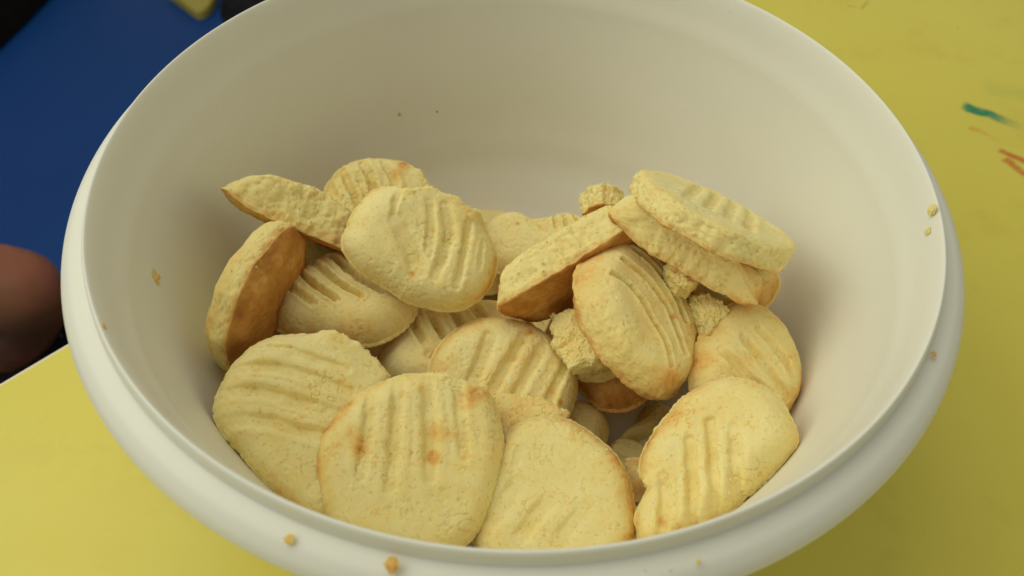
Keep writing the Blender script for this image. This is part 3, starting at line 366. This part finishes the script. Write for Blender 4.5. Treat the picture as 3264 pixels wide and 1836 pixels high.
{"k":"half_mid","loc":[0.01645,0.00194,-0.04392],"m":[[0.8268,0.3351,-0.4518],[0.3792,0.2612,0.8877],[0.4155,-0.9053,0.0889]],"T":13.5,"o":[[23.9,0.0,0],[24.09,5.12,0],[22.38,9.96,0],[20.02,14.55,0],[15.96,17.72,0],[12.52,21.69,0],[7.59,23.34,0],[2.5,23.8,0],[-2.49,23.7,0],[-7.37,22.69,0],[-12.07,20.91,0],[-16.78,18.64,0],[-20.18,14.66,0],[-22.14,9.86,0],[-23.7,5.04,0],[-25.45,0.0,0],[-24.4,-5.19,0],[-19.17,-8.54,1],[-11.86,-8.61,1],[-7.66,-8.5,1],[-5.04,-8.72,1],[-2.73,-8.41,1],[-0.95,-9.08,1],[0.9,-8.58,1],[2.74,-8.43,1],[5.2,-9.01,1],[7.47,-8.29,1],[11.35,-8.24,1],[19.26,-8.58,1],[24.7,-5.25,0]],"g":[],"s":[],"bk":0.04,"rough":1,"dome":0.18,"ew":0.7,"be":0.2,"allc":0,"bb":0.06,"lab":"broken half biscuit right of centre with pale broken face and orange-brown underside"},
{"k":"half_left","loc":[-0.06668,0.0139,-0.03819],"m":[[0.8987,-0.291,0.3282],[-0.1005,0.5916,0.7999],[-0.4269,-0.7519,0.5024]],"T":14.5,"o":[[23.26,0.0,0],[23.55,5.0,0],[21.35,9.51,0],[19.29,14.01,0],[15.36,17.06,0],[11.41,19.77,0],[7.26,22.34,0],[2.43,23.16,0],[-2.46,23.41,0],[-7.34,22.58,0],[-11.82,20.48,0],[-15.61,17.34,0],[-18.66,13.56,0],[-21.02,9.36,0],[-23.09,4.91,0],[-24.31,0.0,0],[-22.98,-4.89,0],[-15.75,-7.01,1],[-9.76,-7.09,1],[-6.35,-7.05,1],[-4.17,-7.23,1],[-2.26,-6.96,1],[-0.78,-7.46,1],[0.72,-6.82,1],[2.26,-6.96,1],[4.03,-6.98,1],[6.67,-7.41,1],[9.95,-7.23,1],[16.22,-7.22,1],[23.38,-4.97,0]],"g":[],"s":[],"bk":0.04,"rough":1,"dome":0.3,"ew":0.7,"be":0.2,"allc":0,"bb":0,"lab":"broken half biscuit propped at the back left with its brown underside below"},
{"k":"left_edge","loc":[-0.07754,-0.01242,-0.04935],"m":[[0.34,0.0108,-0.9404],[0.7934,0.5336,0.293],[0.505,-0.8457,0.1729]],"T":14.5,"o":[[23.26,0.0,0.5],[23.55,5.0,0.5],[21.35,9.51,0.5],[19.29,14.01,0.5],[15.36,17.06,0.5],[11.41,19.77,0.5],[7.26,22.34,0.5],[2.43,23.16,0.5],[-2.46,23.41,0.5],[-7.34,22.58,0.5],[-11.82,20.48,0.5],[-15.61,17.34,0.5],[-18.66,13.56,0.5],[-21.02,9.36,0.5],[-22.74,4.84,0.5],[-23.95,0.0,0.5],[-22.98,-4.89,0.5],[-20.96,-9.33,0.5],[-18.95,-13.76,0.5],[-15.97,-17.74,0.5],[-11.8,-20.43,0.5],[-7.08,-21.79,0.5],[-2.46,-23.38,0.5],[2.48,-23.63,0.5],[7.38,-22.72,0.5],[11.28,-19.54,0.5],[15.59,-17.32,0.5],[19.2,-13.95,0.5],[22.3,-9.93,0.5],[23.53,-5.0,0.5]],"g":[],"s":[],"bk":0.06,"rough":1.2,"dome":0.06,"ew":0.7,"be":0.32,"allc":0,"bb":0.16,"lab":"biscuit standing on edge at the left wall with its browned underside facing right"}]''')

def poly_dist(x, y, pts):
    best = None; par = None; n = len(pts) - 1
    for i, ((ax, ay), (bx, by)) in enumerate(zip(pts[:-1], pts[1:])):
        dx, dy = bx - ax, by - ay; L = dx * dx + dy * dy + 1e-9
        t = np.clip(((x - ax) * dx + (y - ay) * dy) / L, 0, 1)
        d = np.hypot(x - ax - t * dx, y - ay - t * dy)
        pr = (i + t) / n
        if best is None: best, par = d, pr
        else: par = np.where(d < best, pr, par); best = np.minimum(best, d)
    return best, par
def smooth_line(pts, sub=5):
    if len(pts) < 3: return pts
    return catmull([tuple(p) for p in pts], sub)

def build_biscuit(c, seed, q=1.0):
    T = c['T']; o = np.array(c['o'], dtype=float)
    x, y = o[:, 0], o[:, 1]
    cr = x * np.roll(y, -1) - np.roll(x, -1) * y; A = cr.sum() / 2
    cx = ((x + np.roll(x, -1)) * cr).sum() / (6 * A); cy = ((y + np.roll(y, -1)) * cr).sum() / (6 * A)
    NT = int(300 * q); NR = int(90 * q); NS = int(26 * q); NB = max(8, int(26 * q))
    th = np.arange(NT) / NT * 2 * np.pi
    # dense points of the closed outline -> polar radius
    n = len(o); dense = []
    for i in range(n):
        p0, p1, p2, p3 = o[i - 1], o[i], o[(i + 1) % n], o[(i + 2) % n]
        sharp = p1[2] + p2[2] > 1.5
        for s in range(12):
            t = s / 12
            if sharp: pt = p1 + (p2 - p1) * t
            else: pt = 0.5 * (2 * p1 + (p2 - p0) * t + (2 * p0 - 5 * p1 + 4 * p2 - p3) * t * t + (-p0 + 3 * p1 - 3 * p2 + p3) * t ** 3); pt[2] = p1[2] + (p2[2] - p1[2]) * t
            dense.append(pt)
    dense = np.array(dense); da = np.arctan2(dense[:, 1] - cy, dense[:, 0] - cx); dr = np.hypot(dense[:, 0] - cx, dense[:, 1] - cy)
    k = np.argsort(da); R = np.interp(th, da[k], dr[k], period=2 * np.pi); BW = np.interp(th, da[k], np.clip(dense[k, 2], 0, 1), period=2 * np.pi)
    def csm(a, s):
        w = np.exp(-0.5 * (np.arange(-12, 13) / s) ** 2); w /= w.sum()
        return sum(w[i + 12] * np.roll(a, i) for i in range(-12, 13))
    R = csm(R, 3.0 * q) * (1 - BW) + R * BW
    BW = csm(BW, 2.0)
    circ = np.stack([np.cos(th) * R, np.sin(th) * R, np.full(NT, seed * 3.1)], 1)
    rg = c.get('rough', 1)
    R = R + (0.30 * fbm(circ, 0.16, seed, 2) + 0.14 * fbm(circ, 0.8, seed + 3, 2)) * (1 - BW) + BW * rg * (0.60 * fbm(circ, 0.22, seed + 5, 2) + 0.05 * fbm(circ, 1.3, seed + 7, 2))
    # rows
    rho_t = 1 - (1 - np.linspace(0, 1, NR + 1)[1:]) ** 1.25
    def top_height(X, Y, rho, Rr, bw):
        d = (1 - rho) * Rr
        w = T * c.get('ew', 0.7); u = np.clip(1 - d / w, 0, 1); pn = np.sqrt(1 - 0.86 * u ** 2.2)
        u2 = np.clip(1 - d / 1.0, 0, 1); pb = 1 - 0.12 * u2 ** 2
        pf = pn * (1 - bw) + pb * bw
        Q = np.stack([X, Y, np.full(X.shape, seed * 5.3)], 1)
        dm = c.get('dome', 0.08); h = T * ((0.98 - dm) * pf + dm * (1 - np.clip(np.hypot(X, Y) / (0.5 * (np.ptp(o[:, 0]) + np.ptp(o[:, 1])) * 0.55), 0, 1) ** 2))
        h = h + 0.38 * fbm(Q, 0.10, seed + 11, 2) * pf
        gm = np.zeros_like(X); lip = np.zeros_like(X)
        wx = X + 0.3 * fbm(Q, 0.35, seed + 21, 2); wy = Y + 0.3 * fbm(Q, 0.35, seed + 22, 2)
        for G in c['g']:
            pts = smooth_line(G[:-2]); hw, dep = G[-2], G[-1]
            dd, pr = poly_dist(wx, wy, pts)
            dep_l = dep * (0.9 + 0.28 * fbm(Q, 0.18, seed + 31, 2))
            dep_l = dep_l * (0.45 + 0.55 * sstep(0.0, 0.25, pr)) * (0.45 + 0.55 * sstep(1.0, 0.80, pr)) * 1.4
            gm = np.maximum(gm, dep_l * (1 - sstep(hw * 0.55, hw * 1.25, dd)))
            lip = np.maximum(lip, 0.22 * dep_l * np.exp(-((dd - hw * 1.75) / (hw * 0.55)) ** 2))
        h = h - gm * np.clip(pf * 1.1, 0, 1) + lip * (gm < 0.05)
        return h, gm
    Rr = R[None, :]
    X = cx + rho_t[:, None] * Rr * np.cos(th); Y = cy + rho_t[:, None] * Rr * np.sin(th)
    rr = np.repeat(rho_t, NT); RR = np.tile(R, NR); BB = np.tile(BW, NR)
    H, GM = top_height(X.ravel(), Y.ravel(), rr, RR, BB)
    topV = np.stack([X.ravel(), Y.ravel(), H - T / 2], 1)
    hc, gc = top_height(np.array([cx]), np.array([cy]), np.array([0.0]), np.array([R.mean()]), np.array([0.0]))
    edgeH = H.reshape(NR, NT)[-1]
    bot_edge = c.get('be', 0.2) * T * (1 - BW * (0.3 if c.get('be', 0.2) > 0.3 else 1))
    ts = np.linspace(0, 1, NS + 2)[1:-1]
    sideV = []
    for t in ts:
        bul = (0.055 * T * np.sin(np.pi * t)) * (1 - BW)
        z = edgeH + (bot_edge - edgeH) * t
        sideV.append(np.stack([cx + (R + bul) * np.cos(th), cy + (R + bul) * np.sin(th), z - T / 2], 1))
    rb = 1 - np.linspace(0, 1, NB + 1)[:-1] ** 1.6
    botV = []
    for r_ in rb:
        d = (1 - r_) * R; u = np.clip(1 - d / ((0.4 + c.get('be', 0.2)) * T), 0, 1)
        z = bot_edge * u ** 2 + 0.0
        botV.append(np.stack([cx + r_ * R * np.cos(th), cy + r_ * R * np.sin(th), z - T / 2], 1))
    V = np.concatenate([[[cx, cy, hc[0] - T / 2]], topV] + sideV + botV + [[[cx, cy, -T / 2]]])
    rows = NR + NS + NB
    i0 = 1 + np.arange(rows - 1)[:, None] * NT + np.arange(NT)[None, :]
    i1 = 1 + np.arange(rows - 1)[:, None] * NT + (np.arange(NT)[None, :] + 1) % NT
    quads = np.stack([i0, i0 + NT, i1 + NT, i1], -1).reshape(-1, 4)
    a = np.arange(NT); b = (a + 1) % NT
    tris = np.concatenate([np.stack([np.zeros(NT, int), 1 + a, 1 + b], 1), np.stack([np.full(NT, len(V) - 1), 1 + (rows - 1) * NT + b, 1 + (rows - 1) * NT + a], 1)])
    # vertex normals from quads
    N = np.zeros_like(V)
    p = V[quads]; fn = np.cross(p[:, 2] - p[:, 0], p[:, 3] - p[:, 1])
    for k in range(4):
        for ax in range(3): N[:, ax] += np.bincount(quads[:, k], weights=fn[:, ax], minlength=len(V))
    N[0] = (0, 0, 1); N[-1] = (0, 0, -1)
    N /= np.linalg.norm(N, axis=1)[:, None] + 1e-9
    # masks
    bwv = np.zeros(len(V)); row = np.zeros(len(V)); side = np.zeros(len(V)); bott = np.zeros(len(V)); tside = np.zeros(len(V))
    bfull = np.concatenate([[0], np.tile(BW, rows), [0]])
    rid = np.concatenate([[0], np.repeat(np.arange(rows), NT), [rows]])
    rho_all = np.concatenate([[0], rr, np.ones(NS * NT), np.repeat(rb, NT), [0]])
    d_all = (1 - rho_all) * np.concatenate([[R.mean()], np.tile(R, rows), [R.mean()]])
    is_side = (rid >= NR) & (rid < NR + NS); is_bot = rid >= NR + NS
    tside = np.clip((rid - NR) / NS, 0, 1)
    near = np.exp(-(d_all / 1.1) ** 2) * (~is_side) + is_side
    crumb = bfull * near
    crumb = np.where(is_bot, crumb * 0.3, crumb)
    if c.get('allc'): crumb = np.where(is_bot, crumb, 1.0)
    S = seed * 7.7
    Vs = V + S
    nat = 0.065 * fbm(Vs, 0.35, seed + 41, 2) + 0.035 * fbm(Vs, 1.3, seed + 43, 2) + 0.03 * fbm(Vs, 3.2, seed + 44, 1)
    rd = 1 - np.abs(fbm(Vs, 0.33, seed + 51, 2)) * 9
    where = sstep(0.25, 0.6, fbm(Vs, 0.12, seed + 53, 2))
    crack = np.clip(rd, 0, 1) * where
    pit = sstep(0.52, 0.85, fbm(Vs, 1.0, seed + 55, 1)) * sstep(0.0, 0.5, fbm(Vs, 0.2, seed + 57, 1))
    rough = rg * (0.80 * fbm(Vs, 0.26, seed + 61, 4, 0.55) + 0.20 * fbm(Vs, 1.9, seed + 67, 2, 0.6) - 0.45 * sstep(0.30, 0.75, fbm(Vs, 0.7, seed + 63, 2)))
    side_rough = 0.16 * fbm(Vs, 1.1, seed + 71, 2) * (is_side | is_bot) + is_bot * (0.5 * fbm(Vs, 0.13, seed + 73, 3) + 0.12 * fbm(Vs, 2.2, seed + 74, 2))
    disp = (nat - 0.42 * crack - 0.22 * pit + side_rough) * (1 - crumb) + rough * crumb
    V2 = V + N * disp[:, None]
    # baking colour
    nz1 = fbm(Vs, 0.16, seed + 81, 2); nz2 = fbm(Vs, 0.8, seed + 83, 3)
    bake = np.full(len(V), c.get('bk', 0) + 0.04) + 0.068 * nz1 + 0.045 * nz2
    topm = ~(is_side | is_bot)
    edge_b = np.exp(-(d_all / 2.4) ** 2) * (1 - crumb)
    ang = np.arctan2(V[:, 1] - cy, V[:, 0] - cx); dirw = np.clip(0.35 + np.cos(ang - seed * 1.7), 0, 1.3)
    edge_w = np.exp(-(d_all / 5.0) ** 2)
    bake += np.where(topm, edge_b * (0.07 + 0.12 * dirw) + edge_w * (1 - bfull) * 0.10 * dirw * np.clip(nz1 + 0.5, 0, 1.2), 0)
    lowside = sstep(0.45, 1.0, tside + 0.12 * nz2) * (1 - crumb) + sstep(0.66, 0.97, tside + 0.14 * nz2) * crumb
    bake += np.where(is_side, (0.10 * (1 - crumb)) + 0.42 * lowside, 0)
    bake = np.where(is_bot, 0.50 + c.get('bb', 0) + 0.14 * nz1 + 0.10 * nz2 + 0.10 * edge_b, bake)
    gfull = np.concatenate([[0], GM, np.zeros((NS + NB) * NT + 1)])
    bake += 0.02 * np.clip(gfull, 0, 1.5) + 0.05 * crack * topm
    for sx, sy, sr, st in c['s']:
        dd = np.hypot(V[:, 0] - sx, V[:, 1] - sy) / sr + 0.22 * nz2 + 0.18 * nz1
        bake += np.where(~is_bot, st * 0.62 * np.clip(1 - sstep(0.15, 1.1, dd), 0, 1) * (0.8 + 0.35 * nz2), 0)
    bake += 0.12 * sstep(0.5, 0.9, nz2) * sstep(0.1, 0.6, nz1) * topm
    V2 = V2 / 1000.0
    name = 'biscuit'
    ob = np_mesh(name, V2, quads, tris, M_BIS, attrs={'bake': np.clip(bake, 0, 1), 'crumb': np.clip(crumb, 0, 1)})
    Mw = Matrix([[*c['m'][i], c['loc'][i]] for i in range(3)] + [[0, 0, 0, 1]])
    ob.matrix_world = Mw
    # loose crumbs clinging along the broken edge, one joined part
    rng = np.random.default_rng(seed)
    idx = np.where((crumb > 0.6) & (~is_bot) & (d_all < 0.6))[0]
    if len(idx) > 200 and q > 0.5:
        pick = rng.choice(idx, min(70, len(idx) // 40), replace=False)
        CV = []; CF = []
        base = np.array([(1, 0, 0), (-1, 0, 0), (0, 1, 0), (0, -1, 0), (0, 0, 1), (0, 0, -1)], float)
        bf = [(0, 2, 4), (2, 1, 4), (1, 3, 4), (3, 0, 4), (2, 0, 5), (1, 2, 5), (3, 1, 5), (0, 3, 5)]
        for i in pick:
            s = rng.uniform(0.12, 0.42) * (1.5 if rng.random() < 0.1 else 1)
            qv = base * s * rng.uniform(0.6, 1.4, (6, 1)) + rng.normal(0, s * 0.2, (6, 3))
            qv = qv + V2[i] * 1000 + N[i] * s * 0.4
            o0 = len(CV); CV += [tuple(v / 1000) for v in qv]; CF += [tuple(o0 + t for t in f) for f in bf]
        cr_o = mesh_obj('clinging_crumbs', CV, CF, M_BIS, ob, smooth=False); cr_o['kind'] = 'stuff'
    return ob

for i, c in enumerate(COOKIES):
    big = c['k'] in ('front_left', 'front_centre', 'front_right_centre', 'front_right', 'centre', 'top_centre', 'standing', 'left_grooved')
    q = 1.15 if big else (0.5 if c['k'].startswith(('hollow', 'gap')) else 0.85)
    ob = build_biscuit(c, 11 + i * 13, q)
    tag(ob, c['lab'], 'biscuit piece' if c['k'] in ('chunk', 'chip', 'lump_a', 'lump_b', 'lump_c', 'fragment') else 'biscuit', 'fork-marked biscuits in the white bowl' if c['k'] not in ('chunk', 'chip', 'lump_a', 'lump_b', 'lump_c', 'fragment') else 'broken pieces among the biscuits')

# biscuits at the bottom of the pile, seen only through gaps
deep = [(-0.040, -0.034, -0.0915, 8), (0.006, -0.040, -0.0965 + 0.004, 40), (-0.034, 0.012, -0.0915, 120), (0.012, 0.012, -0.0915, 200), (0.050, 0.010, -0.0860, 300), (-0.012, 0.050, -0.0915, 77), (0.042, 0.040, -0.0880, 90), (-0.058, -0.004, -0.0790, 150)]
src = None
for i, (x, y, z, a) in enumerate(deep):
    if src is None:
        cc = dict(k='deep', T=10.5, o=[[22 * math.cos(t * 0.3927), 22 * math.sin(t * 0.3927), 0] for t in range(16)], g=[[[-8, -14], [-7, 12], 1.7, 1.1], [[-1, -15], [0, 13], 1.7, 1.1], [[6, -14], [7, 12], 1.7, 1.1]], s=[], m=[[1, 0, 0], [0, 1, 0], [0, 0, 1]], loc=[0, 0, 0], lab='')
        src = build_biscuit(cc, 991, 0.45); ob = src
    else:
        ob = src.copy(); COL.objects.link(ob)
    ob.matrix_world = Matrix.Translation((x, y, z)) @ Matrix.Rotation(math.radians(a), 4, 'Z') @ Matrix.Rotation(math.radians(4 * math.sin(i * 2.3)), 4, 'X')
    tag(ob, 'whole biscuit buried under the pile at the bottom of the bowl', 'biscuit', 'biscuits buried at the bottom of the bowl')

# ------------------------------------------------------------ single crumbs stuck on the bowl
def crumb_obj(loc, s, seed, label, flat=0.5, nrm=(0, 0, 1), bake=0.3, name='crumb', mat=None):
    bm = bmesh.new(); bmesh.ops.create_icosphere(bm, subdivisions=3, radius=1.0)
    for v in bm.verts:
        nn = mnoise.noise(v.co * 1.6 + Vector((seed, seed * 2, 0))) * 0.65 + mnoise.noise(v.co * 4 + Vector((seed, 0, seed))) * 0.35
        v.co = v.co * (1 + nn); v.co.z *= flat; v.co *= s
    me = bpy.data.meshes.new(name); bm.to_mesh(me); bm.free()
    at = me.attributes.new('bake', 'FLOAT', 'POINT'); at.data.foreach_set('value', [bake] * len(me.vertices))
    me.materials.append(mat or M_BIS)
    o = bpy.data.objects.new(name, me); COL.objects.link(o)
    n = Vector(nrm).normalized(); o.rotation_euler = n.to_track_quat('Z', 'Y').to_euler(); o.location = Vector(loc) + n * s * flat * 0.3
    tag(o, label, 'crumb', 'crumbs stuck to the bowl')
    return o
def wn(p, up=0.15): return (-p[0], -p[1], up * math.hypot(p[0], p[1]))
W = [((-0.0999, -0.0226, -0.0301), 0.0021, 'pale oval crumb stuck halfway down the left inner wall', 0.28),
     ((-0.0902, -0.0617, -0.0008), 0.0009, 'tiny brown crumb on the inner lip at the left', 0.4),
     ((-0.0461, 0.0843, -0.0544), 0.0010, 'small tan crumb stuck to the far inner wall left of centre', 0.3),
     ((0.1075, -0.0150, -0.0008), 0.0016, 'pale crumb smear on top of the right lip', 0.12),
     ((0.1062, -0.0197, -0.0040), 0.0011, 'pale crumb just inside the right lip', 0.15),
     ((0.0905, 0.0372, -0.0512), 0.0013, 'crumb stuck to the wall beside the leaning pair', 0.15),
     ((0.0893, 0.0426, -0.0500), 0.0007, 'tiny crumb stuck above the leaning pair', 0.15)]
for i, (p, s, lb, bk) in enumerate(W): crumb_obj(p, s * 0.9, i * 3.1 + 1, lb, 0.3, wn(p), bk)
crumb_obj((-0.0321, 0.0899, -0.0566), 0.00045, 8.8, 'black speck on the far inner wall', 0.5, wn((-0.0321, 0.0899)), 1.0, 'speck', M_BLACK)
for i, (p, s, lb, bk) in enumerate([((-0.0406, -0.1072, -0.0046), 0.0011, 'tan crumb on the front left of the rim', 0.32), ((-0.0205, -0.1118, -0.0036), 0.0017, 'larger golden crumb on the near rim', 0.42),
        ((0.0367, -0.1088, -0.0046), 0.0006, 'faint tiny crumb on the rim front right', 0.2), ((0.0955, -0.0592, -0.0035), 0.0009, 'small brown crumb at the edge of the right rim', 0.38)]):
    crumb_obj(p, s * 0.8, 31 + i * 2.7, lb, 0.3, (p[0] * 4, p[1] * 4, 1), bk)

# loose crumb dust lying where it would fall: on the biscuits and on the bowl
bpy.context.view_layer.update()
dg = bpy.context.evaluated_depsgraph_get()
rng = np.random.default_rng(5); CV = []; CF = []
base = [(1, 0, 0), (-1, 0, 0), (0, 1, 0), (0, -1, 0), (0, 0, 1), (0, 0, -1)]
bf = [(0, 2, 4), (2, 1, 4), (1, 3, 4), (3, 0, 4), (2, 0, 5), (1, 2, 5), (3, 1, 5), (0, 3, 5)]
clus = [(rng.uniform(-0.08, 0.08), rng.uniform(-0.07, 0.07)) for _ in range(26)]
for k in range(1000):
    if k % 3: cxy = clus[k % 26]; x = cxy[0] + rng.normal(0, 0.006); y = cxy[1] + rng.normal(0, 0.006)
    else: a = rng.uniform(0, 6.283); r_ = 0.104 * math.sqrt(rng.uniform(0.0, 1)); x = r_ * math.cos(a); y = r_ * math.sin(a)
    if math.hypot(x, y) > 0.104: continue
    hit, p, nn, idx, ho, mx = SC.ray_cast(dg, (x, y, 0.01), (0, 0, -1))
    if not hit: continue
    if ho.name.startswith('bowl') and rng.random() < 0.15: continue
    s = 0.00011 * math.exp(rng.normal(0.25, 0.5)); o0 = len(CV)
    for b_ in base:
        v = Vector(b_) * s * rng.uniform(0.6, 1.4) + p + nn * s * 0.5 + Vector(rng.normal(0, s * 0.2, 3)); CV.append(tuple(v))
    CF += [tuple(o0 + t for t in f) for f in bf]
dust = mesh_obj('crumb_dust', CV, CF, M_BIS, smooth=False)
tag(dust, 'fine loose crumbs scattered over the biscuits and the inside of the bowl', 'crumbs', kind='stuff')

# ------------------------------------------------------------ things on the blue floor beyond the table
def skin_body(name, joints, edges, mat, parent, levels=2):
    me = bpy.data.meshes.new(name); me.from_pydata([j[0] for j in joints], edges, [])
    o = bpy.data.objects.new(name, me); COL.objects.link(o)
    m = o.modifiers.new('skin', 'SKIN'); m.use_smooth_shade = True
    for i, j in enumerate(joints):
        r = j[1]; me.skin_vertices[0].data[i].radius = (r, r)
    me.skin_vertices[0].data[0].use_root = True
    s = o.modifiers.new('sub', 'SUBSURF'); s.levels = levels; s.render_levels = levels
    me.materials.append(mat)
    if parent: o.parent = parent
    return o
person = empty('person', (-0.60, 0.30, FLOOR_Z))
tag(person, 'person seated low by the table, bent bare brown knee beside dark printed cloth', 'person')
def L(x, y, z): return (x + 0.60, y - 0.30, z - FLOOR_Z)
skin_body('body', [(L(-0.80, 0.34, -0.49), 0.075), (L(-0.64, 0.26, -0.42), 0.060), (L(-0.50, 0.215, -0.340), 0.044), (L(-0.41, 0.200, -0.316), 0.040), (L(-0.338, 0.198, -0.312), 0.035), (L(-0.378, 0.206, -0.362), 0.034), (L(-0.425, 0.216, -0.43), 0.033), (L(-0.465, 0.232, -0.54), 0.026), (L(-0.455, 0.21, -0.578), 0.022), (L(-0.41, 0.17, -0.588), 0.017), (L(-0.38, 0.14, -0.592), 0.013)],
          [(i, i + 1) for i in range(10)], M_SKIN, person)
def sheet(name, corners, nx, ny, mat, parent, amp, seed, thick=0.003):
    V = []; F = []
    A, B_, C_, D = [Vector(L(*p)) for p in corners]
    for j in range(ny + 1):
        for i in range(nx + 1):
            u, v = i / nx, j / ny
            p = (A * (1 - u) + B_ * u) * (1 - v) + (D * (1 - u) + C_ * u) * v
            p = p + Vector((0, 0, amp * mnoise.noise(p * 14 + Vector((seed, 0, 0))) + amp * 0.5 * mnoise.noise(p * 35)))
            V.append(p)
    for j in range(ny):
        for i in range(nx):
            a = j * (nx + 1) + i; F.append((a, a + 1, a + nx + 2, a + nx + 1))
    o = mesh_obj(name, V, F, mat, parent)
    m = o.modifiers.new('thickness', 'SOLIDIFY'); m.thickness = thick
    return o
sheet('printed_skirt', [(-0.412, 0.165, -0.405), (-0.28, 0.08, -0.38), (-0.24, 0.25, -0.34), (-0.345, 0.228, -0.335)], 40, 40, M_PRINT, person, 0.012, 3)
sheet('olive_cloth', [(-0.60, 0.10, -0.53), (-0.46, 0.08, -0.54), (-0.45, 0.235, -0.53), (-0.56, 0.30, -0.52)], 30, 30, M_OLIVE, person, 0.02, 9)
lf = []
for k in range(25):
    t = k / 24 * 2 * math.pi; lf.append((0.0045 * math.cos(t), 0.016 * math.sin(t) * (1 - 0.2 * math.cos(t)), 0.0))
leaf = mesh_obj('printed_leaf', lf + [(x * 0.9, y * 0.9, 0.002) for x, y, z in lf], [tuple(range(25, 50))] + [(i, (i + 1) % 25, 25 + (i + 1) % 25, 25 + i) for i in range(25)], M_LEAF, person, smooth=False)
leaf.location = L(-0.346, 0.196, -0.338); leaf.rotation_euler = (0.15, 0.0, -0.05)

def heap(name, pts, h, mat, label, cat, seed):
    # a rumpled cloth heap: closed outline raised into folds
    n = len(pts); cx = sum(p[0] for p in pts) / n; cy = sum(p[1] for p in pts) / n
    out = catmull(pts + [pts[0]], 8)[:-1]; m = len(out); V = []; F = []
    rings = 14
    for k in range(rings):
        t = 1 - k / rings
        zz = h * math.sqrt(max(0, 1 - t ** 3))
        for (x, y) in out:
            X, Y = cx + (x - cx) * t, cy + (y - cy) * t
            V.append((X - cx, Y - cy, zz * (1 + 0.5 * mnoise.noise(Vector((X * 16 + seed, Y * 16, 0)))) + (0.004 if k == 0 else 0)))
    V.append((0, 0, h)); 
    for k in range(rings - 1):
        for i in range(m): F.append((k * m + i, k * m + (i + 1) % m, (k + 1) * m + (i + 1) % m, (k + 1) * m + i))
    for i in range(m): F.append(((rings - 1) * m + i, (rings - 1) * m + (i + 1) % m, len(V) - 1))
    o = mesh_obj(name, V, F, mat); o.location = (cx, cy, FLOOR_Z + 0.001); tag(o, label, cat); return o
heap('dark_cloth', [(-0.500, 1.075), (-0.492, 1.020), (-0.470, 0.985), (-0.40, 0.94), (-0.25, 0.93), (-0.15, 1.05), (-0.22, 1.25), (-0.42, 1.28), (-0.51, 1.15)], 0.05, M_DARK, 'dark grey cloth on the blue floor behind the bowl at the top', 'cloth', 2)
heap('black_bag', [(-0.74, 1.20), (-0.775, 1.06), (-0.79, 0.95), (-0.815, 0.87), (-0.93, 0.80), (-1.15, 0.85), (-1.2, 1.2), (-0.95, 1.4)], 0.10, M_BLACK, 'black shapeless bundle on the blue floor in the far left corner', 'bundle', 6)
yp = [(-0.590, 1.062), (-0.556, 1.030), (-0.528, 1.004), (-0.516, 1.002), (-0.508, 1.016), (-0.506, 1.045), (-0.515, 1.085), (-0.55, 1.10), (-0.585, 1.09)]
yo = catmull(yp + [yp[0]], 6)[:-1]; m_ = len(yo)
V = [(x + 0.55, y - 1.05, 0) for x, y in yo] + [(x + 0.55, y - 1.05, 0.012) for x, y in yo] + [((x + 0.55) * 0.95, (y - 1.05) * 0.95, 0.015) for x, y in yo]
F = [tuple(range(2 * m_, 3 * m_))] + [(k * m_ + i, k * m_ + (i + 1) % m_, (k + 1) * m_ + (i + 1) % m_, (k + 1) * m_ + i) for k in (0, 1) for i in range(m_)]
yl = mesh_obj('yellow_plastic_piece', V, F, M_YEL, smooth=False); yl.location = (-0.55, 1.05, FLOOR_Z + 0.001)
tag(yl, 'dull yellow rounded plastic piece on the blue floor beside the dark cloth', 'plastic piece')
